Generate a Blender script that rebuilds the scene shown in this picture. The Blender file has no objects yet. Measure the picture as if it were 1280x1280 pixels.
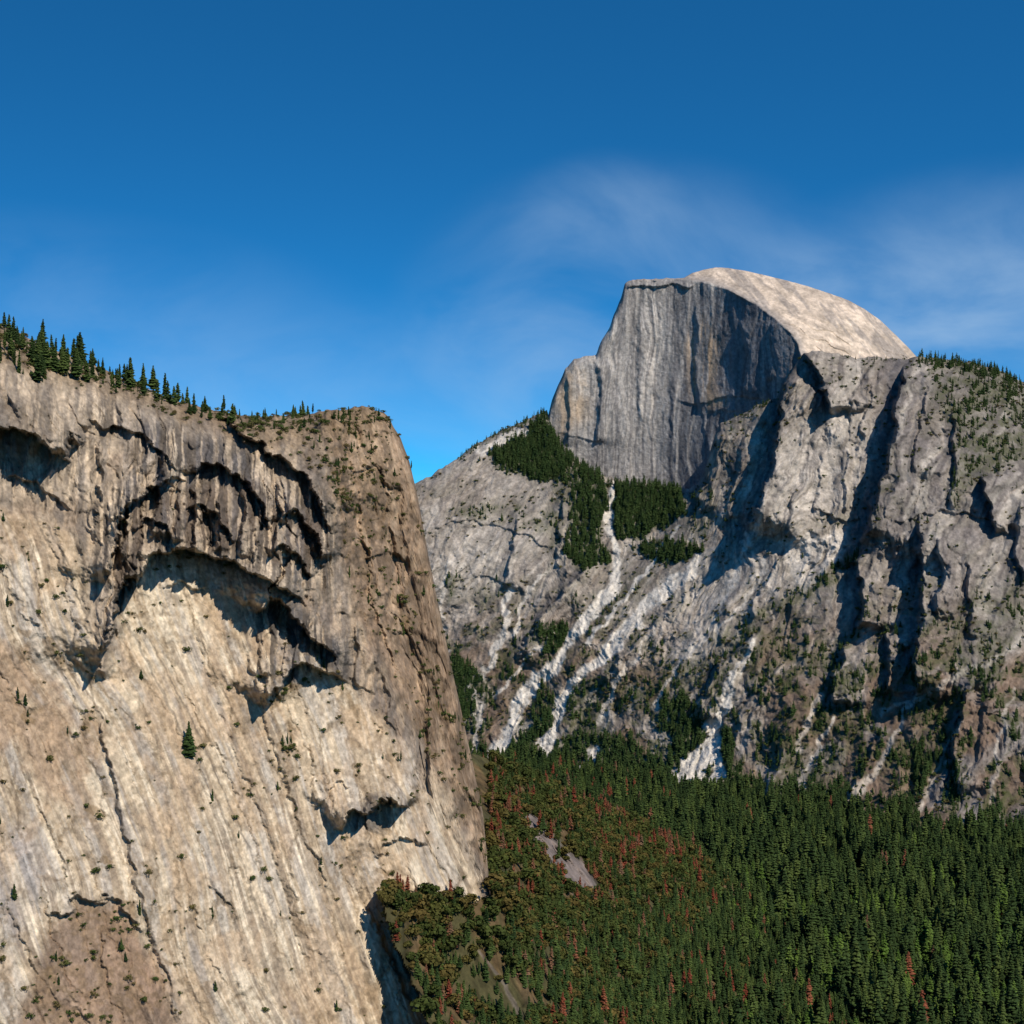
import bpy, math, numpy as np, time
T0=time.time()
F=2100.0; H=685.0
rng=np.random.default_rng(7)
# ---------------------------------------------------------------- noise
_p=rng.permutation(256); PERM=np.concatenate([_p,_p,_p]).astype(np.int32)
RV=rng.random(256).astype(np.float32)
def vnoise(x,y,z=0.0):
    x=np.asarray(x,np.float32); y=np.asarray(y,np.float32); z=np.asarray(z,np.float32)
    x,y,z=np.broadcast_arrays(x,y,z)
    xi=np.floor(x).astype(np.int32); yi=np.floor(y).astype(np.int32); zi=np.floor(z).astype(np.int32)
    fx=x-xi; fy=y-yi
    fx=fx*fx*fx*(fx*(fx*6-15)+10); fy=fy*fy*fy*(fy*(fy*6-15)+10)
    def h(a,b): return RV[PERM[(PERM[(PERM[(a&255)]+b)&255]+zi)&255]]
    a=h(xi,yi)*(1-fx)+h(xi+1,yi)*fx
    b=h(xi,yi+1)*(1-fx)+h(xi+1,yi+1)*fx
    return a*(1-fy)+b*fy
def fbm(x,y,o=5,seed=0,g=0.5):
    s=0;a=1;t=0
    for i in range(o):
        s=s+a*vnoise(x*2**i+seed*13.7+i*5.1,y*2**i+seed*7.3+i*3.7,float(seed+i)); t+=a; a*=g
    return s/t
def ridged(x,y,o=4,seed=0,g=0.5):
    s=0;a=1;t=0
    for i in range(o):
        s=s+a*(1-np.abs(2*vnoise(x*2**i+seed*13.7+i*5.1,y*2**i+seed*7.3+i*3.7,float(seed+i))-1)); t+=a; a*=g
    return s/t
def worley(x,y,seed=0):
    xi=np.floor(x).astype(np.int32); yi=np.floor(y).astype(np.int32)
    f1=np.full(x.shape,9e9,np.float32); f2=f1.copy()
    r=[np.zeros(x.shape,np.float32) for _ in range(3)]; rx=r[0].copy(); ry=r[0].copy()
    for dx in (-1,0,1):
        for dy in (-1,0,1):
            cx=xi+dx; cy=yi+dy
            h=PERM[(PERM[(PERM[(cx&255)]+cy)&255]+seed)&255]
            a=RV[h]; b=RV[PERM[h+17]]
            ex=x-(cx+a); ey=y-(cy+b); d=ex*ex+ey*ey
            m=d<f1
            f2=np.where(m,f1,np.minimum(f2,d)); f1=np.where(m,d,f1)
            rx=np.where(m,ex,rx); ry=np.where(m,ey,ry)
            for k in range(3): r[k]=np.where(m,RV[PERM[h+31+k*40]],r[k])
    return np.sqrt(f1),np.sqrt(f2),r,rx,ry
def facet(x,y,seed,A,B):
    f1,f2,r,rx,ry=worley(x,y,seed)
    e=f2-f1
    return ((r[0]-.5)*A+((r[1]-.5)*rx+(r[2]-.5)*ry)*B)*ss(0,.12,e), e
def ss(a,b,x):
    t=np.clip((x-a)/(b-a),0,1); return t*t*(3-2*t)
def tps(pts):
    P=np.array(pts,float); X=P[:,:2]/1000; n=len(X)
    def phi(r2): return 0.5*r2*np.log(r2+1e-12)
    K=phi(((X[:,None]-X[None])**2).sum(-1))+np.eye(n)*1e-5
    A=np.zeros((n+3,n+3)); A[:n,:n]=K; A[:n,n]=1; A[:n,n+1:]=X; A[n,:n]=1; A[n+1:,:n]=X.T
    w=np.linalg.solve(A,np.concatenate([P[:,2],[0,0,0]]))
    def f(U,V):
        u=U/1000;v=V/1000
        s=w[n]+w[n+1]*u+w[n+2]*v
        for i in range(n): s=s+w[i]*phi((u-X[i,0])**2+(v-X[i,1])**2)
        return s
    return f
def pdist(U,V,pts):
    best=np.full(U.shape,9e9); sg=np.zeros(U.shape); par=np.zeros(U.shape)
    pts=np.array(pts,float); L=np.hypot(*(pts[1:]-pts[:-1]).T); T=np.concatenate([[0],np.cumsum(L)]); T/=T[-1]
    for i in range(len(pts)-1):
        a=pts[i]; b=pts[i+1]; d=b-a; l2=(d**2).sum()+1e-9
        t=np.clip(((U-a[0])*d[0]+(V-a[1])*d[1])/l2,0,1)
        ex=U-(a[0]+t*d[0]); ey=V-(a[1]+t*d[1]); r=np.hypot(ex,ey)
        c=-(d[0]*(V-a[1])-d[1]*(U-a[0]))/math.sqrt(l2)
        m=r<best
        best=np.where(m,r,best); sg=np.where(m,np.sign(c),sg); par=np.where(m,T[i]+t*(T[i+1]-T[i]),par)
    return best,sg,par
def saw(U,V,pts,h,w,soft=1.5,taper=.15):
    r,s,t=pdist(U,V,pts); d=r*s
    tp=ss(0,taper,t)*ss(0,taper,1-t)
    end=np.exp(-np.where((t<=0)|(t>=1),r,0)/8)
    return -h*tp*end*ss(-soft,soft,d)*np.exp(-np.maximum(d,0)/w)
def stroke(U,V,pts,w0,w1):
    r,s,t=pdist(U,V,pts); w=w0+(w1-w0)*t
    return 1-ss(.5,1.15,r/w)
def poly(U,V,pts,soft=3):
    pts=np.array(pts,float); ins=np.zeros(U.shape,bool)
    j=len(pts)-1
    for i in range(len(pts)):
        xi,yi=pts[i]; xj,yj=pts[j]
        c=((yi>V)!=(yj>V))&(U<(xj-xi)*(V-yi)/((yj-yi) if yj!=yi else 1e-9)+xi)
        ins^=c; j=i
    r,_,_=pdist(U,V,np.vstack([pts,pts[:1]]))
    d=np.where(ins,r,-r)
    return ss(-soft,soft,d)
def C(*c): return np.array(c,float)
def mixc(col,t,m): return col*(1-m[...,None])+np.asarray(t)*m[...,None]
def ray(U,V,D): return np.stack([(U-640)/F*D,D,H+(640-V)/F*D],-1)
# ---------------------------------------------------------------- meshes
def gridmesh(name,P,col,mat,smooth=True):
    R,Cn=P.shape[:2]
    me=bpy.data.meshes.new(name)
    me.vertices.add(R*Cn); me.vertices.foreach_set('co',P.reshape(-1).astype(np.float32))
    idx=np.arange(R*Cn).reshape(R,Cn)
    q=np.stack([idx[:-1,:-1],idx[1:,:-1],idx[1:,1:],idx[:-1,1:]],-1).reshape(-1,4)
    n=len(q)
    me.loops.add(n*4); me.loops.foreach_set('vertex_index',q.reshape(-1).astype(np.int32))
    me.polygons.add(n); me.polygons.foreach_set('loop_start',(np.arange(n)*4).astype(np.int32))
    me.update(calc_edges=True)
    me.polygons.foreach_set('use_smooth',np.full(n,smooth))
    a=me.color_attributes.new('Col','FLOAT_COLOR','POINT')
    c=np.ones((R*Cn,4),np.float32); c[:,:3]=np.clip(col,0.005,.9).reshape(-1,3)
    a.data.foreach_set('color',c.reshape(-1))
    ob=bpy.data.objects.new(name,me); bpy.context.scene.collection.objects.link(ob)
    me.materials.append(mat); return ob
def skirt(U,V,D,P,col,dds=(15,60,200,700)):
    rows=[];cr=[]
    b=(640-V[0])/F; a=(U[0]-640)/F
    for dd in dds[::-1]:
        q=P[0].copy(); q[:,0]+=a*dd; q[:,1]+=dd; q[:,2]+=np.minimum(b,0)*dd*1.1-0.25*dd
        rows.append(q); cr.append(col[0])
    return np.concatenate([np.array(rows),P]),np.concatenate([np.array(cr),col])
def nd(nt,t,**k):
    n=nt.nodes.new(t)
    for a,b in k.items(): setattr(n,a,b)
    return n
def rockmat(name,s,bs,bd,lo=.78,hi=1.2):
    m=bpy.data.materials.new(name); m.use_nodes=True; nt=m.node_tree; L=nt.links
    bs_=nt.nodes['Principled BSDF']; bs_.inputs['Roughness'].default_value=.92; bs_.inputs['Specular IOR Level'].default_value=.15
    at=nd(nt,'ShaderNodeAttribute',attribute_name='Col')
    tc=nd(nt,'ShaderNodeTexCoord')
    n1=nd(nt,'ShaderNodeTexNoise'); n1.inputs['Scale'].default_value=s; n1.inputs['Detail'].default_value=4; n1.inputs['Roughness'].default_value=.7
    L.new(tc.outputs['Object'],n1.inputs['Vector'])
    mr=nd(nt,'ShaderNodeMapRange'); mr.inputs[1].default_value=.3; mr.inputs[2].default_value=.7; mr.inputs[3].default_value=lo; mr.inputs[4].default_value=hi
    L.new(n1.outputs[0],mr.inputs[0])
    mx=nd(nt,'ShaderNodeVectorMath',operation='SCALE'); L.new(at.outputs['Color'],mx.inputs[0]); L.new(mr.outputs[0],mx.inputs['Scale'])
    L.new(mx.outputs[0],bs_.inputs['Base Color'])
    bp=nd(nt,'ShaderNodeBump'); bp.inputs['Strength'].default_value=bs; bp.inputs['Distance'].default_value=bd
    L.new(n1.outputs[0],bp.inputs['Height']); L.new(bp.outputs[0],bs_.inputs['Normal'])
    return m
def sample(P,dens):
    du=P[:-1,1:]-P[:-1,:-1]; dv=P[1:,:-1]-P[:-1,:-1]
    ar=np.linalg.norm(np.cross(dv,du),axis=-1); ar=np.minimum(ar,np.percentile(ar,97))
    w=(ar*dens[:-1,:-1]).reshape(-1); N=rng.poisson(w.sum())
    k=rng.choice(len(w),size=N,p=w/w.sum()); r,c=np.divmod(k,P.shape[1]-1)
    f=rng.random((2,N,1)); return P[r,c]+f[0]*(P[r,c+1]-P[r,c])+f[1]*(P[r+1,c]-P[r,c]),r,c

# ================================================================ FAR WALL (B)
us=np.arange(430,1345,1.2)
vt=np.interp(us,[430,520,545,560,580,600,625,650,668,684,692,705,720,745,770,820,860,872,880,893,900,930,955,970,978,988,998,1005,1030,1050,1065,1100,1130,1150,1190,1225,1250,1280,1345],
 [640,604,590,580,566,553,540,530,518,514,545,562,576,590,600,606,612,604,588,545,530,516,503,497,478,468,450,441,439,441,447,447,449,446,448,455,462,476,500])
vt=vt+(fbm(us/9,us*0,4,3)-.5)*7
vb=np.full_like(us,1110.0)
n=560; t=np.linspace(0,1,n)[:,None]
U=np.repeat(us[None],n,0); V=vt[None]+(vb-vt)[None]*t
Dl=tps([(430,950,4750),(520,950,4650),(600,945,4560),(700,965,4400),(870,970,4130),(1000,990,3900),(1100,1010,3740),(1280,1065,3420),(1345,1075,3380),
 (600,1110,4100),(870,1110,3650),(1100,1110,3350),(1280,1110,3230),
 (540,800,4800),(650,800,4700),(760,800,4540),(900,800,4320),(1000,800,4200),(1100,800,4080),(1280,800,3900),(1345,800,3880),
 (1000,900,4030),(1100,900,3920),(1280,930,3660),
 (530,640,4980),(620,640,4950),(720,600,4960),(770,602,4900),(800,660,4780),(850,640,4720),(960,640,4440),(1060,640,4380),(1150,640,4260),(1280,640,4180),
 (600,555,5150),(680,520,5150),(1000,445,4600),(1050,445,4600),(1150,450,4620),(1280,480,4640),(1345,490,4640),(970,495,4620),(900,535,4700),(878,590,4740),(1220,540,4420)])(U,V)
wx=(fbm(U/60,V/60,3,11)-.5)*26; wy=(fbm(U/60,V/60,3,12)-.5)*26
wu=(fbm(U/14,V/14,4,13)-.5)*14; wv=(fbm(U/14,V/14,4,14)-.5)*14
Ui=U+wu; Vi=V+wv
right=ss(840,930,U); low=ss(700,860,V); topv=V-vt[None]
d=np.zeros_like(U)
gul=[
 ([(990,452),(980,480),(974,540),(960,590),(948,630),(936,668)],125,65),
 ([(1004,436),(1022,468),(1032,500),(1038,524)],105,40),
 ([(1136,446),(1122,500),(1115,560),(1098,620),(1075,690)],140,85),
 ([(1062,690),(1074,720),(1078,750),(1070,790)],85,40),
 ([(1150,640),(1148,700),(1156,760),(1148,820),(1138,880)],105,70),
 ([(1172,670),(1178,720),(1172,770)],45,25),
 ([(1228,590),(1236,630),(1248,672)],80,45),
 ([(1058,800),(1044,840),(1040,880)],70,35),
 ([(1105,790),(1112,830),(1106,870)],55,25),
 ([(900,532),(893,560),(882,600),(868,640)],55,40),
 ([(1200,500),(1190,540),(1196,590),(1185,640)],35,60),
 ([(1062,560),(1056,600),(1046,640)],18,25),([(1030,560),(1024,610),(1016,650)],14,20),([(925,560),(915,600),(905,645)],22,25),
 ([(1275,620),(1268,680),(1276,740)],40,40),([(1215,700),(1210,760),(1218,800)],30,30),
 ([(650,640),(640,690),(625,740)],30,30),([(705,600),(700,660),(690,720)],30,30),
 ([(735,700),(690,760),(640,830)],46,40),([(860,740),(800,800),(740,860)],36,30),([(960,780),(900,830),(860,900)],46,40),
 ([(1210,860),(1190,930),(1200,1000)],55,50),([(1100,900),(1080,960),(1060,1000)],35,30),
 ([(1090,470),(1084,520),(1070,580)],22,24),([(1160,470),(1150,540),(1140,600)],26,30),([(1000,660),(960,720),(930,780)],20,30)]
for pts,h,w in gul: d+=saw(Ui+wx*.4,Vi+wy*.4,pts,h,w,2.5)
for pts,h in [([(530,665),(600,652),(660,668),(700,690)],9),([(560,740),(600,725),(650,742)],7),([(1010,640),(1060,650),(1080,640)],12),([(1120,650),(1180,640),(1260,655)],15)]:
    d+=saw(Ui+wx,Vi+wy*1.2,pts,h,25)
S=(U-640)/F*Dl*.85-Dl*.5; Z=H+(640-V)/F*Dl
Sw=S+(fbm(S/90,Z/90,4,21)-.5)*70; Zw=Z+(fbm(S/90,Z/90,4,22)-.5)*70
d+=-(ridged(Sw/150,Zw/620,3,23)-.5)*60*(0.15+.85*right)*(ss(0,40,topv))
diag=(U+V*.9)
d+=-(ridged(diag/70+wx/60,V/300,4,24)-.5)*46*(1-right*.6)*ss(540,660,V)
ang=ss(.40,.60,fbm(S/200,Z/200,3,26))
f_,e1=facet(Sw/75,Zw/190,1,18,18); d-=f_*(.35+.65*right)
f_,e2=facet(Sw/26+9,Zw/62,2,8,9); d-=f_*(.45+.55*ang)
f_,e3=facet(Sw/11+3,Zw/18,3,4,4.5); d-=f_*(.3+.7*ang)
d-=(fbm(Sw/34,Zw/50,6,25,.55)-.5)*(13+14*ang)
d-=(ridged(Sw/17,Zw/70,3,27,.6)-.5)*6
d-=low*(fbm(S/22,Z/22,4,28,.6)-.5)*14
D=Dl+d+70*np.exp(-topv/7.0)
PB=ray(U,V,D)
nlow=fbm(Sw/260,Zw/260,4,31); nm=fbm(Sw/60,Zw/60,5,32); nf=fbm(S/9,Z/9,4,33,.7); nf2=fbm(S/28,Z/28,4,39,.6)
st=fbm(Sw/14,Z/220,5,34,.6); st2=fbm(Sw/40,Z/400,4,35)
col=np.ones(U.shape+(3,))*C(.305,.27,.235)
col=mixc(col,C(.38,.34,.295),ss(.45,.65,nlow)*.7)
col=mixc(col,C(.185,.155,.13),ss(.46,.64,nm)*.65)
col=mixc(col,C(.17,.153,.148),ss(980,1130,U)*(.3+.4*ss(.4,.6,nlow))*ss(440,480,V))
col=mixc(col,C(.12,.107,.105),ss(.48,.62,st)*(.35+.40*right)*(1-low*.4))
col=mixc(col,C(.46,.42,.37),ss(.52,.68,st2)*.55*(.4+.6*right)*(1-low))
dst=fbm(diag/9+wx/12,V/160,5,37,.55)
dzone=(1-right*.7)*ss(600,720,V)
col=mixc(col,C(.44,.40,.355),ss(.5,.64,dst)*.5*dzone)
col=mixc(col,C(.13,.11,.095),ss(.50,.64,fbm(diag/14+wx/12+20,V/120,5,38,.55))*.6*dzone)
col=mixc(col,C(.16,.107,.072),ss(.38,.58,fbm(Sw/110,Zw/80,5,36))*ss(720,860,V)*.8)
col=mixc(col,C(.10,.095,.09),(1-ss(.02,.10,e1))*.25)
col=mixc(col,C(.10,.09,.08),(1-ss(.02,.09,e2))*.3*ang)
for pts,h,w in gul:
    col=mixc(col,C(.075,.075,.085),.65*stroke(Ui+wx*.4+6,Vi+wy*.4,pts,h*.10,h*.10))  # shadow strip painted into the rock colour, left of each buttress step
col*=((.4+1.2*nf)*(.68+.64*nf2))[...,None]
W=C(.60,.56,.50)
sc=np.zeros_like(U)
wl=(fbm(U/30,V/30,3,43)-.5)*16
for pts,a,b,s in [([(768,602),(762,650),(771,690),(762,742),(715,800),(655,875),(618,945)],4,11,.95),
 ([(874,702),(835,738),(770,800),(725,848),(692,900),(680,940)],9,9,.9),
 ([(845,655),(800,720),(755,780),(735,800)],3,4,.8),([(942,800),(915,848),(892,900),(882,945)],5,10,.9),
 ([(640,738),(622,800),(606,848)],3,6,.75),([(882,935),(860,965),(835,985)],10,22,.9),([(888,938),(892,965),(885,985)],9,14,.95),
 ([(742,940),(720,965),(705,985)],6,18,.8),([(720,850),(695,890),(685,940)],6,10,.8),([(1020,865),(1005,905),(1000,940)],5,6,.5),([(1140,880),(1110,940),(1070,1000)],3,8,.5),
 ([(690,700),(660,740),(640,790)],2,4,.6),([(560,700),(552,760),(556,800)],4,5,.55),([(935,670),(925,720),(900,760)],3,3,.5),([(600,560),(640,540),(660,545)],8,10,.8),
 ([(1100,890),(1180,860),(1280,800)],3,5,.35),([(820,790),(780,840),(750,900)],3,5,.6),([(900,770),(860,820),(820,880)],3,4,.6),([(590,860),(600,900),(590,940)],3,6,.6),([(1040,900),(1020,950),(1000,985)],3,6,.55),([(960,700),(940,740),(900,790)],3,3,.6),
 ([(690,790),(660,830),(620,870)],2,4,.6),([(1200,900),(1170,960),(1150,1010)],2,5,.4),([(1270,860),(1250,930),(1240,1000)],2,5,.35)]:
    sc=np.maximum(sc,s*stroke(Ui+wx*.25+wl,Vi+wy*.25+wl*.5,pts,a,b))
sc*=ss(.08,.50,nf*.6+nf2*.4)*1.1
sc=np.clip(sc,0,1)
col=mixc(col,W*(.55+.8*nf[...,None]),sc)
brR=poly(Ui,Vi,[(972,676),(1056,664),(1050,698),(1000,742)],4)
brt=np.maximum(brR,.45*poly(Ui,Vi,[(700,650),(540,640),(540,720),(560,770),(690,700)],25))
brt=np.maximum(brt,.45*poly(Ui,Vi,[(760,830),(880,700),(980,690),(1000,740),(880,830)],20))
brt=np.maximum(brt,.45*poly(Ui,Vi,[(985,540),(1090,500),(1110,540),(1080,620),(1040,655),(960,650)],20))
col=mixc(col,C(.50,.46,.415)*((.4+1.2*nf)*(.7+.6*nf2))[...,None],np.clip(brt*.75+brR*.2,0,1)*(1-.5*ss(.5,.62,st)))
veg=np.zeros_like(U)
patch=np.zeros_like(U)
for pts,s,so in [([(612,562),(640,545),(680,522),(712,565),(708,602),(660,600),(620,580)],1,5),
 ([(765,603),(850,612),(855,640),(800,678),(772,672),(762,640)],1,4),
 ([(712,570),(745,590),(762,610),(752,680),(765,705),(720,712),(702,690),(715,640)],.75,5),
 ([(790,690),(850,680),(880,690),(830,706)],.9,5),([(566,820),(600,845),(590,900),(568,890)],1,8),([(670,790),(700,780),(710,800),(680,820)],.9,5)]:
    patch=np.maximum(patch,s*poly(Ui+wx*.4,Vi+wy*.4,pts,so))
for pts,s,so in [([(650,860),(700,800),(760,745),(830,690),(800,740),(740,800),(690,850),(650,890)],.6,6),
 ([(585,925),(640,940),(760,945),(850,975),(960,975),(1040,1000),(1120,1030),(1200,1060),(1280,1070),(1280,1110),(600,1110)],.9,8),
 ([(1078,678),(1060,720),(1000,755),(920,810),(890,800),(990,735)],.8,6),([(1140,890),(1190,870),(1185,960),(1130,1000),(1090,960)],.8,12),
 ([(1150,446),(1345,460),(1345,575),(1200,595),(1190,530),(1160,475)],.7,10),([(940,920),(1060,870),(1085,940),(1060,990),(960,975)],.5,14),
 ([(560,640),(620,625),(700,640),(690,665),(600,655)],.7,6),([(690,590),(720,600),(700,700),(680,720)],.5,5),
 ([(620,870),(700,850),(840,830),(960,780),(1000,830),(880,870),(760,900),(640,910)],.6,12),([(555,720),(580,725),(560,760)],.8,5),([(590,740),(625,720),(640,735),(600,770)],.6,6),
 ([(1190,560),(1230,540),(1250,560),(1200,640),(1185,620)],.6,8),([(880,600),(850,660),(880,670),(900,640)],.6,6),([(1180,760),(1280,720),(1280,800),(1200,820)],.5,12),([(1000,870),(1040,880),(1020,960),(980,950)],.6,8),
 ([(900,520),(960,500),(985,490),(940,530),(905,560)],.4,5),([(1000,650),(1060,640),(1080,650),(1040,662)],.4,4),([(1090,610),(1120,600),(1130,640),(1095,660)],.4,5)]:
    veg=np.maximum(veg,s*poly(Ui+wx*.4,Vi+wy*.4,pts,so))
vn=fbm(Sw/38,Zw/24,5,41,.6)
veg=veg*(.25+.75*ss(.36,.5,vn))
veg=np.maximum(veg,patch)
veg=np.maximum(veg,ss(.46,.59,vn)*(.16+.62*low))
bl=np.interp(U,[430,600,700,870,1000,1100,1200,1345],[945,945,965,975,1000,1020,1055,1075])
climb=ss(0,45,V-(bl-85+(fbm(U/45,V/60,4,44)-.35)*260))
veg=np.maximum(veg,climb)
veg=np.maximum(veg,.8*np.exp(-np.abs(topv-3)/3)*(ss(560,640,U)*(1-ss(676,690,U))+ss(1140,1155,U)))
veg=veg*(1-np.clip(sc*1.3,0,1))*(1-.6*brt)
vg=veg*(.5+.8*ss(.35,.6,nf))
col=mixc(col,C(.058,.066,.026),np.clip(vg*.85,0,.85))
rock_far=rockmat('granite_far',.09,.75,5)
P2,c2=skirt(U,V,D,PB,col); gridmesh('mountain_wall',P2,c2,rock_far)
vegB,PBs,UB,topB=veg+(patch*1.6+climb*.6)*(1-sc),PB,U,topv

# ================================================================ HALF DOME (A)
us=np.arange(650,1190,1.2)
vt=np.interp(us,[650,672,684,690,697,706,718,732,745,753,762,768,776,781,787,800,830,855,866,880,895,910,935,960,985,1010,1035,1060,1080,1100,1120,1135,1146,1160,1190],
 [600,560,525,500,482,462,449,446,443,424,410,392,372,354,350,350,348,347,341,337,334,335,339,345,351,358,366,375,386,400,419,434,446,475,520])
vt=vt+(fbm(us/7,us*0,4,4)-.5)*4*ss(650,700,us)*(1-ss(780,900,us)*.85)
n=330; t=np.linspace(0,1,n)[:,None]; U=np.repeat(us[None],n,0); V=vt[None]+(690-vt)[None]*t
crease=[(780,351),(815,350),(858,349),(885,353),(915,364),(950,384),(980,408),(996,428),(1003,450),(1010,520),(1012,690)]
Df=tps([(650,480,5210),(650,690,5150),(690,520,5150),(740,450,5150),(740,600,5100),(780,352,5180),(780,620,5060),(860,349,5120),(860,450,5070),(860,620,4990),(900,358,5030),(900,600,4890),(950,384,4870),(980,408,4755),(1003,450,4665),(1003,600,4640),(1050,690,4560)])(U,V)
Dd=tps([(780,351,5180),(858,349,5120),(915,364,4985),(950,384,4870),(980,408,4755),(996,428,4690),(1003,450,4665),(1012,520,4650),(1012,690,4640),
 (880,337,5250),(910,335,5270),(960,345,5240),(1010,358,5200),(1060,375,5190),(1100,400,5180),(1146,446,5180),(1050,440,4800),(1050,405,4890),(1000,385,4920),(1100,450,4920),(1150,600,5020)])(U,V)
wu=(fbm(U/14,V/14,4,53)-.5)*8; wv=(fbm(U/14,V/14,4,54)-.5)*8
r,s,tt=pdist(U+wu*.6,V+wv*.6,crease); dom=ss(-2,2,r*s); dom=np.where(U<781,0,dom)
Dl=Df*(1-dom)+Dd*dom
S=(U-640)/F*Dl-Dl*.3; Z=H+(640-V)/F*Dl
Sw=S+(fbm(S/90,Z/160,4,55)-.5)*35; Zw=Z+(fbm(S/90,Z/90,4,56)-.5)*60
d=np.zeros_like(U)
d-=(1-dom)*(ridged(Sw/80,Zw/900,3,57)-.5)*8
f_,e1=facet(Sw/70,Zw/300,4,7,6); d-=f_*(1-dom)
f_,e2=facet(Sw/22,Zw/80,5,2.6,3.0); d-=f_*(1-.6*dom)
d-=(fbm(Sw/20,Zw/60,6,58,.6)-.5)*(9-3*dom)
sh=(V-345)*1.0-(U-900)*.42+ (fbm(U/50,V/50,3,59)-.5)*30
d+=dom*(-7)*((sh/13)%1.0)*ss(.3,.6,fbm(U/40,V/40,3,60))
Ui=U+wu;Vi=V+wv
for pts,h,w in [([(776,362),(800,357),(840,356),(872,360)],20,5),([(868,372),(872,420),(866,470),(876,520)],12,25),([(925,400),(935,450),(925,500)],16,25),
  ([(800,380),(796,450),(802,540)],7,20),([(745,445),(752,500),(744,560)],18,25),([(706,465),(712,520),(708,560)],16,20),([(960,400),(968,440),(958,480)],14,20),([(836,470),(840,520),(834,580)],6,16)]:
    d+=saw(Ui,Vi,pts,h,w,2.5)
for pts,h in [([(840,500),(870,505),(910,495),(960,500)],7),([(880,520),(900,512),(930,512)],6),([(690,540),(720,548),(760,555)],5)]:
    d+=saw(Ui,Vi,pts,h,18)
topv=V-vt[None]
D=Dl+d+40*np.exp(-topv/4.0)
PA=ray(U,V,D)
nf=fbm(S/8,Z/8,4,61,.7); nf2=fbm(S/22,Z/60,4,67,.6); st=fbm(Sw/9,Z/420,5,62,.65); st2=fbm(Sw/26,Z/600,4,63); nm=fbm(Sw/70,Zw/90,5,64)
col=np.ones(U.shape+(3,))*C(.30,.285,.27)
rightshade=ss(812,905,U+(V-450)*.15)*ss(350,370,V)  # shaded right part of the face, also darkened in the rock colour
col=mixc(col,C(.135,.142,.158),rightshade*.85)
col=mixc(col,C(.46,.425,.385),ss(.5,.62,st2)*.7*(1-rightshade*.7))
col=mixc(col,C(.10,.10,.11),ss(.46,.60,st)*(.6+.2*rightshade))
col=mixc(col,C(.34,.25,.165),.75*poly(Ui,Vi,[(858,430),(880,395),(900,430),(895,490),(920,500),(880,515),(862,490)],10)*ss(.38,.6,st))
col=mixc(col,C(.38,.29,.20),.7*poly(Ui,Vi,[(690,500),(705,465),(740,450),(735,520),(700,545)],12)*ss(.35,.65,nm))
col*=((.5+1.0*nf)*(.7+.6*nf2))[...,None]
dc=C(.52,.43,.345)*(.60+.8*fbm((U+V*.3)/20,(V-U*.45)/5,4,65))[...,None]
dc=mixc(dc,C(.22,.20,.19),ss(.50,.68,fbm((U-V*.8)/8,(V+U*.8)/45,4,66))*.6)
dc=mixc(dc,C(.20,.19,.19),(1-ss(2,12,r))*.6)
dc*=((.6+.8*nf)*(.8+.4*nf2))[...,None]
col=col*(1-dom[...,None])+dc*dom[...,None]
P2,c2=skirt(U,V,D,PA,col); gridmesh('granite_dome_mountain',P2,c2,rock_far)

# ================================================================ NEAR CLIFF (L)
us=np.arange(-70,616,1.2)
vt=np.interp(us,[-70,0,40,90,130,165,200,240,280,330,380,420,460,476,487,500,512,520,530,545,560,575,590,604,612,618,640],
 [375,405,425,446,463,477,492,506,516,521,518,512,508,515,524,548,578,612,665,742,812,882,950,1018,1105,1160,1330])
vt=vt+(fbm(us/11,us*0,4,5)-.5)*9
vb=np.full_like(us,1345.0)
n=760; t=np.linspace(0,1,n)[:,None]; U=np.repeat(us[None],n,0); V=vt[None]+(vb-vt)[None]*t
def plane(U,V,phi,tau,u0,v0,D0):
    p=math.radians(phi); q=math.radians(tau)
    nx,ny,nz=math.sin(p)*math.cos(q),-math.cos(p)*math.cos(q),math.sin(q)
    a0,b0=(u0-640)/F,(640-v0)/F
    c=D0*(nx*a0+ny+nz*b0)
    return c/(nx*(U-640)/F+ny+nz*(640-V)/F)
div=[(395,470),(408,560),(428,690),(450,780),(500,880),(545,960),(590,1050),(625,1130),(660,1300)]
def Lbase(U,V):
    wx=(fbm(U/70,V/70,3,71)-.5)*30; wu=(fbm(U/16,V/16,4,73)-.5)*12; wv=(fbm(U/16,V/16,4,74)-.5)*12
    r,s,tt=pdist(U+wu+wx*.4,V+wv,div); ds=r*s
    return plane(U,V,42,26,300,800,1500)+np.maximum(ds,0)*2.3*(1-.5*ss(0,120,ds)),ds
wx=(fbm(U/70,V/70,3,71)-.5)*30; wy=(fbm(U/70,V/70,3,72)-.5)*30
wu=(fbm(U/16,V/16,5,73,.6)-.5)*16; wv=(fbm(U/16,V/16,5,74,.6)-.5)*16
Ui=U+wu;Vi=V+wv
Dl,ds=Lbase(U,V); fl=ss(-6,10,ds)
slab=poly(Ui,Vi,[(-80,640),(60,640),(110,700),(128,850),(150,760),(200,690),(300,705),(330,760),(420,840),(480,900),(560,1020),(600,1100),(620,1345),(-80,1345)],10)*(1-fl)
topv=V-vt[None]
Dl=Dl+ (120*np.exp(-topv/28.0))*(1-fl*.6)*(1-ss(470,520,U)*.8) + 35*np.exp(-topv/6)
d=np.zeros_like(U)
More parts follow.
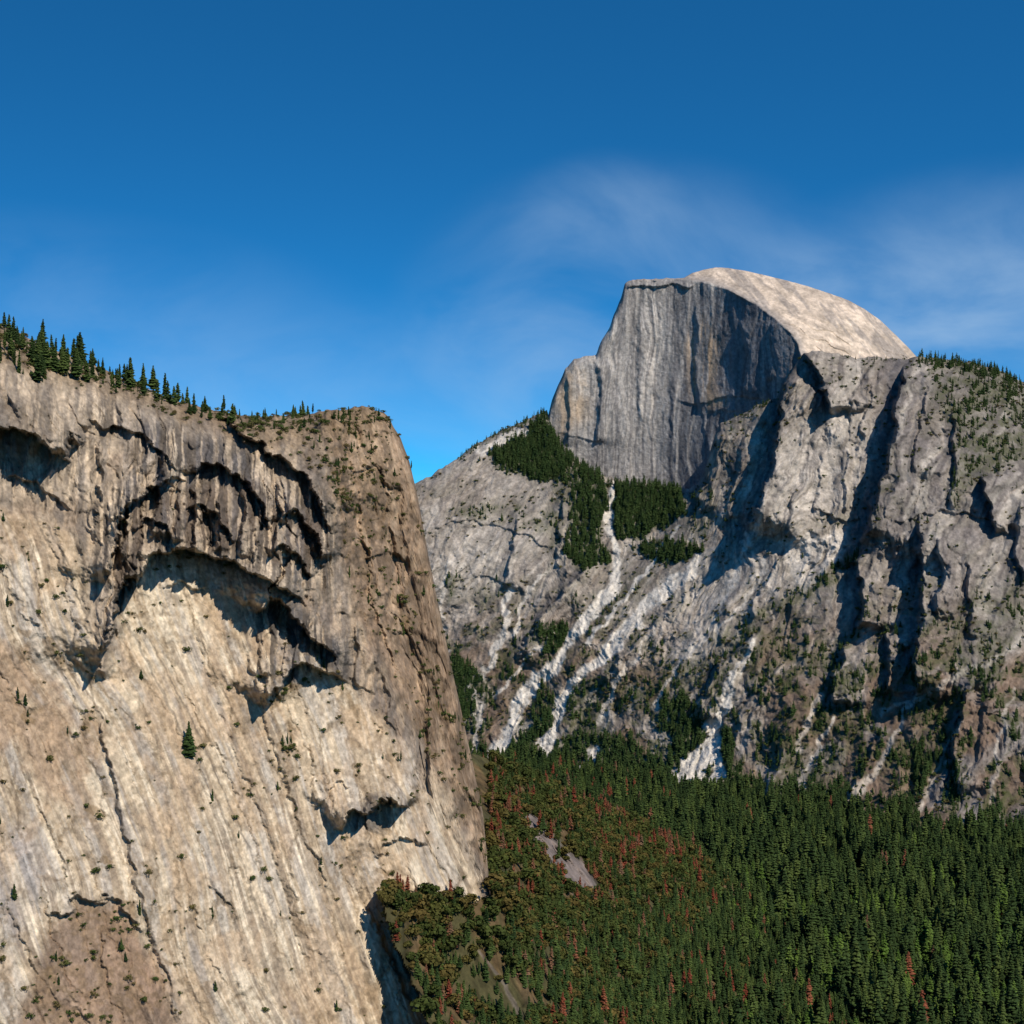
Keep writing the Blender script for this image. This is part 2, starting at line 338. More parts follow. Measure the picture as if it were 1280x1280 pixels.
arch=[
 ([(127,852),(132,805),(144,765),(164,724),(188,694),(214,682),(258,690),(296,706),(345,730),(392,765)],58,60),
 ([(132,740),(138,690),(152,652),(176,622),(206,604),(238,600)],44,34),
 ([(222,588),(262,580),(300,596),(326,628),(338,668)],42,34),
 ([(168,668),(186,648),(206,656),(216,676)],22,16),([(232,640),(256,634),(282,660),(296,690)],26,18),
 ([(318,772),(335,742),(362,762),(388,796),(430,832)],48,36),
 ([(328,885),(345,852),(375,826),(402,840),(440,856)],42,34),
 ([(425,1040),(445,1014),(480,1000),(520,1012)],52,26),
 ([(-20,530),(10,534),(45,545),(82,575)],75,34),
 ([(262,520),(290,530),(312,548),(345,570),(385,600),(414,665)],50,38),
 ([(344,640),(366,640),(392,664),(408,704)],36,20),([(338,700),(352,680),(376,694),(396,726)],30,18),
 ([(110,528),(150,532),(196,560),(226,592)],20,36),
 ([(400,1020),(420,985),(440,975)],10,14),([(470,1075),(500,1050),(540,1060)],9,18),
 ([(262,1100),(280,1120),(296,1150)],5,12),([(60,1160),(100,1122),(150,1130),(180,1170)],9,40),([(200,740),(230,730),(262,742)],8,14),
 ([(0,590),(40,600),(90,640)],10,20),([(440,600),(470,590),(500,610)],12,20),([(450,700),(480,690),(520,700)],12,20),([(490,800),(520,790),(550,810)],10,20)]
wa=(fbm(U/22,V/22,3,70)-.5)*20
for pts,h,w in arch: d+=saw(Ui+wx*.15+wa*.6,Vi+wy*.15+wa,pts,h,w,2.2)
for pts,h,w in [([(112,850),(125,910),(150,1010),(172,1110),(215,1240),(230,1300)],7,30),([(322,780),(328,830),(334,880)],14,30),
   ([(430,1060),(450,1110),(480,1180),(520,1270)],-14,30),([(140,760),(132,800),(128,850)],18,14),([(205,560),(196,620),(188,680)],30,22),([(300,600),(306,650),(300,700)],32,22),
   ([(440,560),(452,650),(470,760),(510,880)],14,30),([(470,540),(486,640),(505,760),(540,900)],12,24),([(495,580),(512,700),(530,800),(565,940)],10,20),
   ([(60,600),(64,640),(100,760)],4,20),([(240,600),(246,640),(240,690)],26,16),([(160,610),(158,650),(152,700)],24,16),([(345,590),(350,640),(340,700)],28,18),
   ([(270,610),(274,650),(268,690)],22,12),([(220,600),(224,640),(216,680)],20,12),([(180,620),(182,660),(172,700)],16,10),([(320,620),(326,660),(318,710)],18,12),([(120,540),(126,600),(118,660)],14,18),([(300,780),(330,900),(380,1040),(420,1130)],6,24),([(230,760),(280,900),(340,1060),(400,1250)],4,24)]:
    d+=saw(Ui+wx*.2,Vi,pts,h,w,3)
S=(U-640)/F*Dl*1.3+Dl*.3; Z=H+(640-V)/F*Dl
Sw=S+(fbm(S/60,Z/60,4,75)-.5)*45; Zw=Z+(fbm(S/60,Z/60,4,76)-.5)*45
q=U-.42*V+wx*.15+(fbm(U/260,V/260,2,77)-.5)*60
rough=1-.85*slab
stn=poly(Ui,Vi,[(110,640),(170,570),(90,500),(200,520),(330,560),(430,640),(420,750),(300,710),(215,690),(150,760),(128,830)],22)
stn=np.maximum(stn,poly(Ui,Vi,[(318,765),(345,738),(430,800),(440,850),(400,835),(340,870)],10))
stn=np.maximum(stn,.8*poly(Ui,Vi,[(430,1035),(460,990),(515,1000),(500,1040)],8)); stn=np.maximum(stn,.6*poly(Ui,Vi,[(-80,490),(60,500),(130,540),(130,620),(-80,620)],20))
stn*=(1-fl)
d+=-(ridged(q/30,V/520,3,78,.5)-.5)*5.5*slab
d+=(ridged(q/85,V/600,2,79)-.5)*-13*slab
f_,e5=facet((q+wu*1.2)/34,(V+q*.4+wv*2)/150,18,4.5,3.5); d-=f_*slab
f_,e6=facet((q+wu)/15+7,(V+q*.3+wv)/46,19,1.3,1.3); d-=f_*slab*ss(.42,.58,fbm(U/60,V/60,3,68))
f_,e1=facet(Sw/55,Zw/80,6,13,15); d-=f_*rough*.9
f_,e2=facet(Sw/20+4,Zw/38,7,6,7); d-=f_*rough
f_,e4=facet(Sw/13+4,Zw/60,17,20,12); d-=f_*stn*.8
f_,e3=facet(Sw/8+2,Zw/11,8,1.6,2.2); d-=f_*(.12+.88*rough)
d-=(fbm(Sw/26,Zw/30,7,80,.58)-.5)*(17*rough+3)
d-=fl*(ridged((U-.22*V+wx*.5)/26,V/200,5,81,.6)-.5)*12
D=Dl+d
PL=ray(U,V,D)
nf=fbm(S/3.5,Z/3.5,4,82,.7); nf2=fbm(S/14,Z/14,5,69,.6); nm=fbm(Sw/35,Zw/35,5,83); nl=fbm(Sw/120,Zw/120,3,84)
dstr=fbm(q/6,V/170,5,85,.65); dstr2=fbm(q/24,V/320,4,86); vst=fbm((U+wu*.4)/6,V/110,5,87,.6)
col=np.ones(U.shape+(3,))*C(.52,.425,.305)
col=mixc(col,C(.36,.285,.20),ss(.42,.56,dstr2)*.7)
col=mixc(col,C(.65,.57,.445),ss(.48,.62,dstr)*.6)
col=mixc(col,C(.20,.155,.115),ss(.52,.62,fbm(q/8+40,V/140,4,88,.6))*.65*ss(.35,.55,nl))
col=mixc(col,C(.33,.31,.29),ss(.54,.64,fbm(q/14+80,V/260,4,100,.6))*.5)
col=mixc(col,C(.38,.27,.17),ss(.50,.66,nm)*.5)
col=mixc(col,C(.15,.12,.09),(1-ss(.01,.06,e5))*.45)
up=1-slab
upc=np.ones(U.shape+(3,))*C(.36,.28,.20)
upc=mixc(upc,C(.20,.15,.112),ss(.42,.58,nm)*.75); upc=mixc(upc,C(.49,.40,.295),ss(.52,.68,nl)*.6)
upc=mixc(upc,C(.13,.115,.105),ss(.47,.61,fbm((U+wu*.4)/9,V/90,4,98,.6))*.65)
upc=mixc(upc,C(.50,.405,.295),stn*.6)
col=col*(1-up[...,None])+upc*up[...,None]
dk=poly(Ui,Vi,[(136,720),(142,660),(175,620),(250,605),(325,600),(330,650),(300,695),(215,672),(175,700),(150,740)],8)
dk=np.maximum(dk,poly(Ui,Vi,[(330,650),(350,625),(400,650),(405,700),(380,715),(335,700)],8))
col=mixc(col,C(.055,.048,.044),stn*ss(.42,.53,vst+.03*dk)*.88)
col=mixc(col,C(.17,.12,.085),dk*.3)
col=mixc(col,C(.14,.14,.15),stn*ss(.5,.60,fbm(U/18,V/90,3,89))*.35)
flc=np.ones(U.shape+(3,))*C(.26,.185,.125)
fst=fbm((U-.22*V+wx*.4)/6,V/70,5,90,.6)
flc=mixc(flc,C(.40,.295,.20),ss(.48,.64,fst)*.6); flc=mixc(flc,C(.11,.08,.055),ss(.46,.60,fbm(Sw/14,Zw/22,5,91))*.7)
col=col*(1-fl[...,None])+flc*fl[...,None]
pk=poly(Ui,Vi,[(70,1345),(20,1280),(60,1160),(100,1122),(150,1130),(190,1190),(215,1250),(240,1345)],14)
col=mixc(col,C(.20,.135,.095)*(.3+1.4*nm[...,None]),pk*.85)
col=mixc(col,C(.27,.26,.265),.6*poly(Ui,Vi,[(-80,1030),(40,1040),(60,1100),(20,1190),(-80,1200)],25)*ss(.35,.6,dstr2))
col=mixc(col,C(.30,.21,.14),.6*poly(Ui,Vi,[(-80,780),(60,800),(120,880),(150,1010),(60,1000),(-80,960)],30)*ss(.38,.58,nm))
col=mixc(col,C(.12,.10,.08),(1-ss(.02,.07,e1))*.3*rough); col=mixc(col,C(.11,.09,.07),(1-ss(.02,.08,e2))*.25*rough)
for pts,w in [([(112,850),(125,910),(150,1010),(172,1110),(215,1240),(230,1300)],2.2),([(262,1098),(280,1125),(300,1165)],1.8),([(150,760),(210,880),(290,1040),(330,1160)],1.8),([(40,640),(90,730),(120,800)],1.6),([(0,690),(50,770),(100,860)],1.8),([(560,1080),(590,1110)],2),([(170,770),(240,900),(320,1080)],1.4),([(60,660),(110,745)],1.4)]:
    col=mixc(col,C(.10,.085,.07),stroke(U+wu*.5,V,pts,w,w)*.5)
col*=((.45+1.1*nf)*(.55+.25*slab+(.9-.5*slab)*nf2))[...,None]
veg=np.zeros_like(U)
tb=np.interp(U,[-70,0,100,200,260,330,420,470,520],[62,62,42,28,24,48,46,20,0])
veg=np.maximum(veg,.7*(1-ss(.55,1.05,(topv+wv*1.2+wy*.5)/np.maximum(tb,1)))*(tb>1)*ss(.38,.56,fbm(U/9,V/6,4,92)))
veg=np.maximum(veg,.5*poly(Ui,Vi,[(330,520),(470,515),(480,560),(470,660),(430,640),(400,590)],15)*ss(.42,.6,fbm(U/12,V/12,4,93)))
veg=np.maximum(veg,fl*.35*ss(.50,.66,fbm(U/9,V/12,4,94)))
veg=np.maximum(veg,pk*.5*ss(.48,.62,fbm(U/12,V/10,4,95)))
for pts,w in [([(338,882),(360,858),(400,850)],6),([(215,690),(260,702),(300,712)],3),([(350,930),(372,945)],7),([(110,1010),(128,1020)],7),([(160,1130),(170,1145)],6),([(165,770),(180,765)],3),([(435,870),(445,900)],5),([(425,620),(445,640)],8),([(60,805),(75,825)],9),([(105,895),(110,915)],5),([(30,895),(40,900)],5),([(470,1085),(490,1090)],5),([(500,770),(515,790)],5),([(545,880),(560,900)],5),([(25,790),(35,792)],4),([(20,985),(30,990)],4),([(60,1215),(70,1225)],6),([(440,960),(450,975)],5),([(360,900),(370,960)],4),([(130,1075),(140,1080)],4),([(180,1080),(185,1090)],4)]:
    veg=np.maximum(veg,.8*stroke(Ui,Vi,pts,w,w))
spots=(slab*.8+fl*.3)*ss(.54,.62,fbm(U/30,V/30,3,96))*ss(.50,.62,fbm(U/6,V/6,2,97))
crk=slab*(1-ss(.03,.10,e5))*ss(.5,.62,fbm(U/25,V/25,3,99))
veg2=np.maximum(np.maximum(veg,.36*spots),.26*crk)
vegc=np.maximum(veg,.8*(1-ss(.5,1.1,(topv+wv)/np.maximum(tb,1)))*(tb>1)*.8)
vegc=np.maximum(vegc,np.maximum(spots*.5,crk*.5))
col=mixc(col,C(.17,.115,.06)*(.3+1.4*nf[...,None]),np.clip(vegc*.8,0,.75))
rock_near=rockmat('granite_near',.2,.85,1.8)
P2,c2=skirt(U,V,D,PL,col); gridmesh('granite_cliff',P2,c2,rock_near)
vegL=veg2; UL,VL=U,V; topL=topv

# ================================================================ TALUS SLOPE (E)
us=np.arange(440,1120,1.8)
vt=np.interp(us,[440,478,560,590,640,720,800,860,910,960,1000,1120],[1112,1112,1000,942,962,996,1030,1062,1098,1150,1205,1360])
vt=vt+(fbm(us/20,us*0,4,6)-.5)*8
n=280; t=np.linspace(0,1,n)[:,None]; U=np.repeat(us[None],n,0); V=vt[None]+(1400-vt)[None]*t
Dl=tps([(612,1122,1660),(560,1122,1570),(478,1118,1440),(440,1112,1440),(590,945,2350),(640,965,2450),(720,1000,2620),(800,1030,2780),(910,1098,3000),(1000,1205,2540),(960,1280,2220),(1100,1360,2000),
 (535,1280,1340),(490,1200,1405),(640,1200,1680),(740,1120,2150),(840,1180,2350),(700,1050,2250),(760,1280,1900),(640,1280,1540),(560,1400,1230),(440,1400,1200),(850,1400,1850)])(U,V)
X=(U-640)/F*Dl; Y=Dl
nzE=(fbm(X/60,Y/120,5,101)-.5)
D=Dl-nzE*100-(fbm(X/12,Y/20,4,102)-.5)*10
LB,_=Lbase(U,V)
wl=(fbm(U/12,V/12,4,108)-.5)*14
msk=poly(U+wl,V+wl*.6,[(474,1114),(500,1117),(560,1128),(600,1124),(622,1112),(760,1112),(760,1410),(590,1410),(537,1282),(512,1222),(488,1165)],1.5)>.5
D=np.where(msk&(U<660),np.minimum(D,LB-10+nzE*10),D)
D=np.where((~msk)&(U<616),np.maximum(D,LB+60),D)
PE=ray(U,V,D)
nf=fbm(X/8,Y/14,4,103,.6); nm=fbm(X/50,Y/90,4,104)
col=np.ones(U.shape+(3,))*C(.06,.055,.024); col=mixc(col,C(.13,.08,.042),ss(.45,.62,nm)*.6)
wu=(fbm(U/14,V/14,4,105)-.5)*16
scr=poly(U+wu,V+wu,[(648,1000),(672,1020),(700,1055),(735,1080),(757,1128),(720,1118),(690,1090),(668,1060),(655,1030)],6)
scr=np.maximum(scr,stroke(U+wu,V+wu,[(600,1190),(630,1230),(650,1270)],2,4)*.5)
col=mixc(col,C(.17,.14,.13),scr*.9)
col*=(.2+1.6*nf)[...,None]
slope_m=rockmat('slope_soil',.15,.8,1.5)
P2,c2=skirt(U,V,D,PE,col); gridmesh('hillside',P2,c2,slope_m)
scrE=scr; UE,VE=U,V; hidE=(~msk)&(U<612)
# ================================================================ GROUND
gm=bpy.data.materials.new('valley_floor'); gm.use_nodes=True; nt=gm.node_tree; b=nt.nodes['Principled BSDF']; b.inputs['Roughness'].default_value=1
b.inputs['Specular IOR Level'].default_value=.05
nz=nd(nt,'ShaderNodeTexNoise'); nz.inputs['Scale'].default_value=.01; nz.inputs['Detail'].default_value=8
tc=nd(nt,'ShaderNodeTexCoord'); nt.links.new(tc.outputs['Object'],nz.inputs['Vector'])
cr=nd(nt,'ShaderNodeValToRGB'); cr.color_ramp.elements[0].color=(.02,.03,.01,1); cr.color_ramp.elements[1].color=(.07,.09,.025,1)
cr.color_ramp.elements[0].position=.35; cr.color_ramp.elements[1].position=.7
nt.links.new(nz.outputs[0],cr.inputs[0]); nt.links.new(cr.outputs[0],b.inputs['Base Color'])
xs=np.linspace(-40000,40000,81); G=np.stack(np.meshgrid(xs,xs,indexing='ij')+[np.zeros((81,81))],-1)
gridmesh('ground',G,np.ones((81,81,3))*.05,gm)
# ================================================================ TREES
def treemat(name,c0,c1,c2):
    m=bpy.data.materials.new(name); m.use_nodes=True; nt=m.node_tree; b=nt.nodes['Principled BSDF']
    b.inputs['Roughness'].default_value=.8; b.inputs['Specular IOR Level'].default_value=.1
    oi=nd(nt,'ShaderNodeObjectInfo'); cr=nd(nt,'ShaderNodeValToRGB')
    e=cr.color_ramp.elements; e[0].color=c0+(1,); e[1].color=c2+(1,); k=e.new(.5); k.color=c1+(1,)
    nt.links.new(oi.outputs['Random'],cr.inputs[0])
    at=nd(nt,'ShaderNodeAttribute',attribute_name='Col')
    mx=nd(nt,'ShaderNodeVectorMath',operation='MULTIPLY'); nt.links.new(cr.outputs[0],mx.inputs[0]); nt.links.new(at.outputs['Color'],mx.inputs[1])
    nt.links.new(mx.outputs[0],b.inputs['Base Color']); return m
def rawmesh(name,v,f,c,mat):
    me=bpy.data.meshes.new(name); me.from_pydata(v,[],f); a=me.color_attributes.new('Col','FLOAT_COLOR','POINT')
    cc=np.ones((len(v),4),np.float32); cc[:,:3]=np.array(c)[:,None]
    a.data.foreach_set('color',cc.reshape(-1)); me.materials.append(mat); return me
def conifer(name,mat,seed,R=.16,base=.12,lv=15,nb=8,gap=.15,pw=.75):
    r=np.random.default_rng(seed); v=[];f=[];c=[]
    for k in range(6):
        a=k/6*2*math.pi; v.append((math.cos(a)*.014,math.sin(a)*.014,-.05)); c.append(.6)
    v.append((0,0,.97)); c.append(.8)
    for k in range(6): f.append((k,(k+1)%6,6))
    for i in range(lv):
        h=base+(1-base)*(i/lv)**.92
        rad=R*(1-h)**pw*(.75+.45*r.random())*(1 if i>1 else .75)+.008
        for j in range(nb):
            if r.random()<gap: continue
            a=2*math.pi*(j/nb)+i*1.3+r.normal()*.25; L=rad*(.65+.5*r.random()); z=h+r.normal()*.012
            w=L*.42*(.7+.5*r.random())+.006; dr=L*(.25+.35*r.random()); ca,sa=math.cos(a),math.sin(a)
            n0=len(v)
            pts=[(0,0,z+.02),(L*.55*ca-w*sa,L*.55*sa+w*ca,z-dr*.7),(L*ca,L*sa,z-dr*.7),(L*.55*ca+w*sa,L*.55*sa-w*ca,z-dr*.7),(L*.6*ca,L*.6*sa,z+.012),(L*.5*ca,L*.5*sa,z-dr-.03)]
            v+=pts; sh=.7+.6*r.random(); c+=[sh*.6,sh*.95,sh*1.15,sh*.95,sh*1.15,sh*.55]
            f+=[(n0,n0+1,n0+4),(n0+1,n0+2,n0+4),(n0+2,n0+3,n0+4),(n0+3,n0,n0+4),(n0,n0+5,n0+1),(n0,n0+3,n0+5)]
    return rawmesh(name,v,f,c,mat)
def bushm(name,mat,seed,n=150,flat=.7,trunk=True,leaf=.06):
    r=np.random.default_rng(seed); v=[];f=[];c=[]
    cl=[(r.normal()*.2,r.normal()*.2,.45*flat+r.random()*.5*flat,.16+.16*r.random()) for _ in range(9)]
    if trunk:
        for k in range(5):
            a=k/5*2*math.pi; v.append((math.cos(a)*.04,math.sin(a)*.04,-.1)); c.append(.7)
        v.append((0,0,.6*flat)); c.append(.7)
        for k in range(5): f.append((k,(k+1)%5,5))
    for i in range(n):
        cx,cy,cz,cr=cl[r.integers(len(cl))]; dd=r.normal(size=3); dd/=np.linalg.norm(dd); rr=cr*(.7+.35*r.random())
        p=np.array([cx,cy,cz])+dd*rr; nn=dd+r.normal(size=3)*.3; nn/=np.linalg.norm(nn)
        t1=np.cross(nn,r.normal(size=3)); t1/=np.linalg.norm(t1); t2=np.cross(nn,t1); s=leaf*(1+.8*r.random())
        n0=len(v); v+=[tuple(p+t1*s),tuple(p+t2*s),tuple(p-t1*s),tuple(p-t2*s)]; sh=(.7+.4*r.random())*(.5+.6*(p[2]/flat)); c+=[sh]*4
        f.append((n0,n0+1,n0+2,n0+3))
    return rawmesh(name,v,f,c,mat)
m_con=treemat('conifer_foliage',(.015,.030,.009),(.030,.052,.014),(.055,.080,.020))
m_lcon=treemat('young_conifer_foliage',(.045,.085,.014),(.058,.10,.018),(.075,.12,.024))
m_fcon=treemat('far_conifer_foliage',(.022,.046,.014),(.035,.062,.018),(.05,.078,.024))
m_red=treemat('dead_needles',(.13,.032,.018),(.16,.058,.030),(.12,.075,.045))
m_oak=treemat('oak_foliage',(.035,.050,.012),(.055,.070,.016),(.115,.085,.025))
m_scr=treemat('scrub_foliage',(.045,.075,.018),(.075,.09,.025),(.13,.10,.04))
def coll(name,meshes):
    c=bpy.data.collections.new(name)
    for i,me in enumerate(meshes):
        o=bpy.data.objects.new('v%02d_%s'%(i,me.name),me); c.objects.link(o)
    return c
conM=[conifer('conifer',m_con,i,R=.11+.04*(i%3),base=.06+.07*(i%4),nb=7+i%3,gap=.12+.08*(i%2),pw=.55+.15*(i%3)) for i in range(6)]
redM=[conifer('dead_conifer',m_red,30+i,R=.14,base=.12,gap=.25) for i in range(3)]
lcM=[conifer('young_conifer',m_lcon,40+i,R=.16,base=.06,pw=.6) for i in range(3)]
c_valley=coll('valley_trees',conM+redM+lcM)
c_far=coll('far_trees',[conifer('far_conifer',m_fcon,50+i,R=.15+.03*i,base=.05,lv=9,nb=6) for i in range(4)]+[bushm('far_scrub',m_scr,60+i,60,.7,False,.08) for i in range(3)])
c_slope=coll('slope_trees',[bushm('oak',m_oak,70+i,300,.9,True,.055) for i in range(5)]+redM+conM)
c_near=coll('cliff_plants',[bushm('scrub',m_scr,80+i,130,.75,False) for i in range(4)]+conM[:4])
def scatter(name,pos,scale,idx,cl,stretch=None):
    N=len(pos); me=bpy.data.meshes.new(name); me.vertices.add(N); me.vertices.foreach_set('co',np.asarray(pos,np.float32).reshape(-1))
    sc=np.stack([scale*rng.uniform(.8,1.25,N),scale*rng.uniform(.8,1.25,N),scale],-1).astype(np.float32)
    if stretch is not None: sc[:,:2]*=stretch[:,None]
    a=me.attributes.new('scl','FLOAT_VECTOR','POINT'); a.data.foreach_set('vector',sc.reshape(-1))
    rot=np.stack([rng.normal(0,.035,N),rng.normal(0,.035,N),rng.uniform(0,6.283,N)],-1).astype(np.float32)
    a=me.attributes.new('rot','FLOAT_VECTOR','POINT'); a.data.foreach_set('vector',rot.reshape(-1))
    a=me.attributes.new('idx','INT','POINT'); a.data.foreach_set('value',np.asarray(idx,np.int32))
    ob=bpy.data.objects.new(name,me); bpy.context.scene.collection.objects.link(ob)
    ng=bpy.data.node_groups.new(name+'_gn','GeometryNodeTree')
    ng.interface.new_socket('Geometry',in_out='INPUT',socket_type='NodeSocketGeometry'); ng.interface.new_socket('Geometry',in_out='OUTPUT',socket_type='NodeSocketGeometry')
    gi=nd(ng,'NodeGroupInput'); go=nd(ng,'NodeGroupOutput'); ip=nd(ng,'GeometryNodeInstanceOnPoints'); ci=nd(ng,'GeometryNodeCollectionInfo')
    ci.inputs['Collection'].default_value=cl; ci.inputs['Separate Children'].default_value=True; ci.inputs['Reset Children'].default_value=True
    ip.inputs['Pick Instance'].default_value=True
    def att(n_,t_):
        x=nd(ng,'GeometryNodeInputNamedAttribute'); x.data_type=t_; x.inputs['Name'].default_value=n_; return x.outputs['Attribute']
    mp=nd(ng,'GeometryNodeMeshToPoints')
    L=ng.links; L.new(gi.outputs[0],mp.inputs[0]); L.new(mp.outputs[0],ip.inputs['Points']); L.new(ci.outputs[0],ip.inputs['Instance']); L.new(att('idx','INT'),ip.inputs['Instance Index'])
    e2r=nd(ng,'FunctionNodeEulerToRotation'); L.new(att('rot','FLOAT_VECTOR'),e2r.inputs[0])
    L.new(e2r.outputs[0],ip.inputs['Rotation']); L.new(att('scl','FLOAT_VECTOR'),ip.inputs['Scale']); L.new(ip.outputs[0],go.inputs[0])
    mo=ob.modifiers.new('scatter','NODES'); mo.node_group=ng
    print(name,N); return ob
# valley forest
gx,gy=np.meshgrid(np.arange(-350,1600,12.),np.arange(2050,4500,12.)); gx=gx.ravel()+rng.uniform(-7,7,gx.size); gy=gy.ravel()+rng.uniform(-7,7,gy.size)
k=(np.abs(gx)<gy*.32); gx=gx[k];gy=gy[k]
cn=fbm(gx/70,gy/70,5,110,.6); k=(cn>.38)&~((np.hypot((gx-440),(gy-2230)*.6)<30)); gx=gx[k];gy=gy[k];cn=cn[k]
N=len(gx); sc=(15+48*rng.random(N)**1.7)*(.45+1.1*cn); dead=rng.random(N)<.012+.12*ss(.5,.62,fbm(gx/60+5,gy/60,3,111))*ss(450,250,gx)
lt=rng.random(N)<.6*ss(.47,.58,fbm(gx/70+3,gy/110,3,114))*ss(3500,2700,gy)
idx=np.where(dead,rng.integers(6,9,N),np.where(lt,rng.integers(9,12,N),rng.integers(0,6,N)))
scatter('valley_forest',np.stack([gx,gy,np.zeros(N)],-1),np.where(lt,sc*.8,sc),idx,c_valley,np.full(N,1.4))
# far wall vegetation
p,r_,c_=sample(PBs,vegB*.007)
N=len(p); vv=np.minimum(vegB[r_,c_],1.3); con=rng.random(N)<np.clip(vv*1.1-.05,0.1,.95)
scatter('mountain_forest',p,np.where(con,(9+18*rng.random(N))*(.55+.65*np.minimum(vv,1.2)),4+6*rng.random(N)),np.where(con,rng.integers(0,4,N),rng.integers(4,7,N)),c_far,np.full(N,1.35))
# hillside
clE=fbm(UE/30,VE/18,4,112)
dE=.010*(1-scrE*.97)*(.35+1.25*ss(.38,.54,clE))*(1-hidE)
p,r_,c_=sample(PE,dE); N=len(p); u=UE[r_,c_]; v=VE[r_,c_]
conP=.12+.75*np.maximum(ss(830,960,u+(v-1100)*.7),.75*ss(1130,1230,v+(u-600)*.15)); x=rng.random(N)
redp=.03+.34*ss(.5,.60,fbm(u/28,v/20,3,113))*(.3+.7*ss(1170,1080,v))
idx=np.where(x<redp,rng.integers(5,8,N),np.where(x<redp+conP,rng.integers(8,14,N),rng.integers(0,5,N)))
sc=np.where(idx<5,6+13*rng.random(N)**1.5,12+24*rng.random(N)**1.3*np.clip((u-380)/400,.4,1))
scatter('hillside_forest',p,sc,idx,c_slope,np.where(idx<5,1.2,1.4))
# near cliff shrubs
p,r_,c_=sample(PL,vegL*.026+.00004); N=len(p)
con=(rng.random(N)<.08)
scatter('cliff_scrub',p,np.where(con,5+8*rng.random(N),1.6+4.8*rng.random(N)**1.6),np.where(con,rng.integers(4,8,N),rng.integers(0,4,N)),c_near,np.where(con,1.3,1.2))
def ridge(P,cols,top,u0,u1,n,h0,h1,off,pos,scs):
    for _ in range(n):
        u=rng.uniform(u0,u1); c=int(np.argmin(np.abs(cols-u))); o=rng.uniform(*off); r0=np.argmin(np.abs(top[:,c]-o)); pos.append(P[r0,c]-np.array([0,0,1.0])); scs.append(rng.uniform(h0,h1))
pos=[];scs=[]
for a in [(-60,60,56,12,29,(0,50)),(40,110,28,12,33,(0,30)),(100,165,18,9,24,(0,20)),(158,212,10,16,30,(0,14)),(200,290,18,6,22,(0,16)),(285,455,36,4,13,(0,18)),(335,385,6,11,19,(0,6))]:
    ridge(PL,UL[0],topL,*a,pos,scs)
N=len(pos); scatter('ridge_trees',np.array(pos),np.array(scs),rng.integers(4,8,N),c_near,np.full(N,1.4))
pos=[];scs=[]
for a in [(1148,1300,150,12,28,(0,14)),(575,684,80,8,18,(0,8)),(1048,1145,14,7,14,(0,4)),(905,975,20,7,14,(0,5))]:
    ridge(PBs,UB[0],topB,*a,pos,scs)
N=len(pos); scatter('skyline_trees',np.array(pos),np.array(scs),rng.integers(0,4,N),c_far,np.full(N,1.3))
c=int(np.argmin(np.abs(UL[0]-236))); r0=np.argmin(np.abs(VL[:,c]-945)); o=bpy.data.objects.new('pine_tree',conifer('pine_tree',m_con,99,R=.24,base=.05,lv=18,nb=11,gap=.05)); o.location=PL[r0,c]; o.scale=(30,30,30); bpy.context.scene.collection.objects.link(o)
# ================================================================ LIGHT
az=math.radians(37); el=math.radians(43)
sd=np.array([math.sin(az)*math.cos(el),-math.cos(az)*math.cos(el),math.sin(el)])
from mathutils import Vector
sl=bpy.data.lights.new('sun','SUN'); sl.energy=5.0; sl.angle=math.radians(.5); sl.color=(1,.895,.755)
so=bpy.data.objects.new('sun',sl); so.rotation_euler=Vector(sd).to_track_quat('Z','Y').to_euler(); bpy.context.scene.collection.objects.link(so)
w=bpy.data.worlds.new('World'); bpy.context.scene.world=w; w.use_nodes=True; nt=w.node_tree; L=nt.links; bg=nt.nodes['Background']
def M(op,a,b=None,c=None,clamp=False):
    x=nd(nt,'ShaderNodeMath',operation=op); x.use_clamp=clamp
    for i,q_ in enumerate((a,b,c)):
        if q_ is None: continue
        if isinstance(q_,(int,float)): x.inputs[i].default_value=q_
        else: L.new(q_,x.inputs[i])
    return x.outputs[0]
def MR(x,a,b,c=0.,d_=1.):
    n_=nd(nt,'ShaderNodeMapRange',interpolation_type='SMOOTHSTEP'); L.new(x,n_.inputs[0])
    for i,q_ in enumerate((a,b,c,d_)): n_.inputs[i+1].default_value=q_
    return n_.outputs[0]
tc=nd(nt,'ShaderNodeTexCoord'); sp=nd(nt,'ShaderNodeSeparateXYZ'); L.new(tc.outputs['Generated'],sp.inputs[0])
zz=M('MULTIPLY_ADD',sp.outputs[2],2.2,.045); cb=nd(nt,'ShaderNodeCombineXYZ'); L.new(sp.outputs[0],cb.inputs[0]); L.new(sp.outputs[1],cb.inputs[1]); L.new(zz,cb.inputs[2])
nv=nd(nt,'ShaderNodeVectorMath',operation='NORMALIZE'); L.new(cb.outputs[0],nv.inputs[0])
sky=nd(nt,'ShaderNodeTexSky',sky_type='NISHITA'); sky.sun_disc=False; sky.sun_elevation=el; sky.sun_rotation=math.radians(180)-az; sky.altitude=1900; sky.air_density=1.0; sky.dust_density=.3; sky.ozone_density=2.0
L.new(nv.outputs[0],sky.inputs[0])
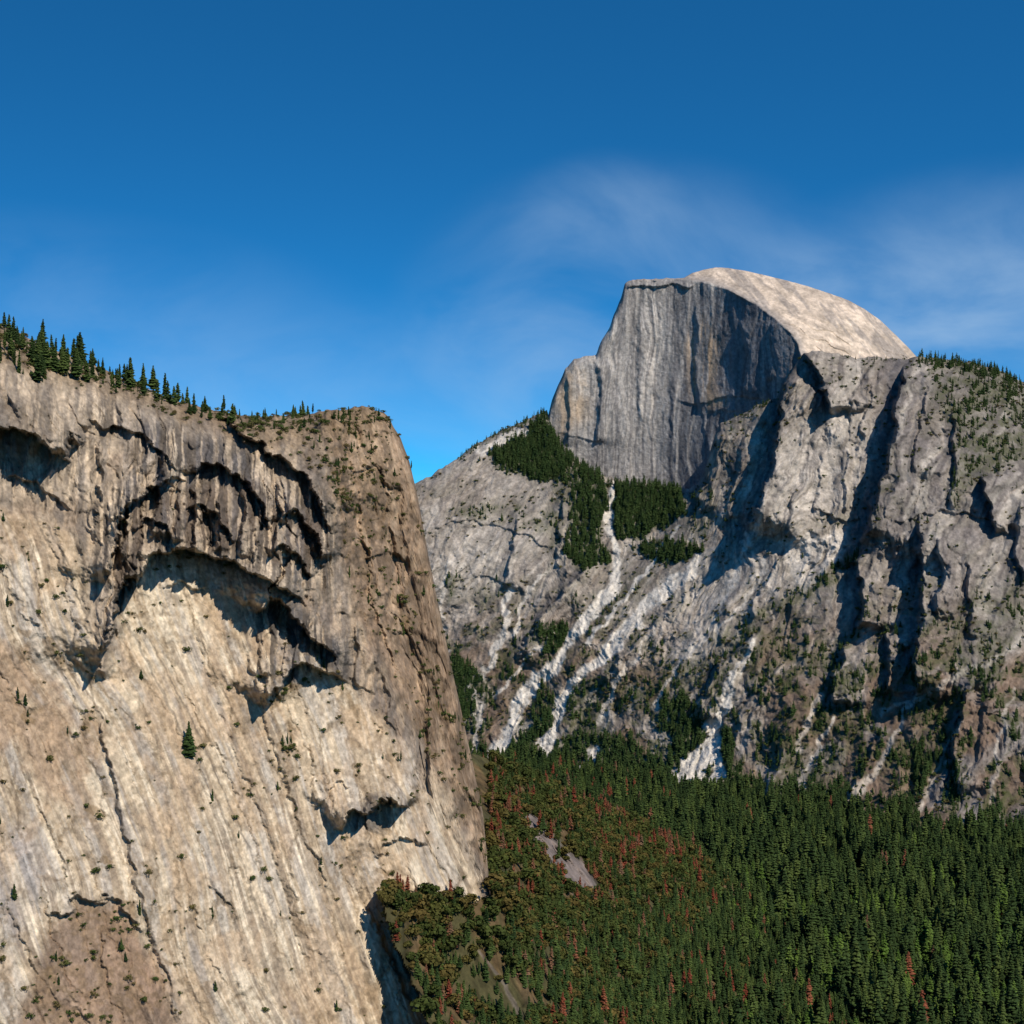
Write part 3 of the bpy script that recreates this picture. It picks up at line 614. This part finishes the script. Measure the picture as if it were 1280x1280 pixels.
tint=nd(nt,'ShaderNodeMix',data_type='RGBA',blend_type='MULTIPLY'); tint.inputs[0].default_value=1; L.new(sky.outputs[0],tint.inputs[6]); tint.inputs[7].default_value=(.13,.93,1.38,1)
mp=nd(nt,'ShaderNodeMapping'); mp.inputs['Scale'].default_value=(5,5,9); L.new(tc.outputs['Generated'],mp.inputs[0])
cn=nd(nt,'ShaderNodeTexNoise'); cn.inputs['Scale'].default_value=1.7; cn.inputs['Detail'].default_value=6; cn.inputs['Roughness'].default_value=.55; cn.inputs['Distortion'].default_value=.5; L.new(mp.outputs[0],cn.inputs[0])
X_,Z_=sp.outputs[0],sp.outputs[2]
def blob(x,z,rx,rz):
    a=M('DIVIDE',M('SUBTRACT',X_,x),rx); b=M('DIVIDE',M('SUBTRACT',Z_,z),rz)
    r2=M('ADD',M('MULTIPLY',a,a),M('MULTIPLY',b,b)); return MR(r2,1.0,0.0)
mk=M('MULTIPLY',blob(.07,.12,.15,.095),.75)
mk=M('ADD',mk,M('MULTIPLY',blob(.28,.09,.19,.115),1.35)); mk=M('ADD',mk,M('MULTIPLY',blob(-.30,.09,.26,.09),.5)); mk=M('ADD',mk,M('MULTIPLY',blob(.05,.165,.06,.05),.3)); mk=M('ADD',mk,M('MULTIPLY',blob(.0,.03,.26,.11),.6))
cf=M('MULTIPLY',M('MULTIPLY',mk,MR(cn.outputs[0],.20,.80)),.46,clamp=True)
cm=nd(nt,'ShaderNodeMix',data_type='RGBA'); L.new(cf,cm.inputs[0]); L.new(tint.outputs[2],cm.inputs[6]); cm.inputs[7].default_value=(4.0,5.7,7.8,1)
L.new(cm.outputs[2],bg.inputs[0]); bg.inputs[1].default_value=.10
# ================================================================ CAMERA
cd=bpy.data.cameras.new('camera'); cd.sensor_width=36; cd.angle=2*math.atan(640/F); cd.clip_end=100000; cd.clip_start=1
co=bpy.data.objects.new('camera',cd); co.location=(0,0,H); co.rotation_euler=(math.pi/2,0,0); bpy.context.scene.collection.objects.link(co); bpy.context.scene.camera=co
vs=bpy.context.scene.view_settings; vs.view_transform='Standard'; vs.look='None'; vs.exposure=0
print('done',time.time()-T0)
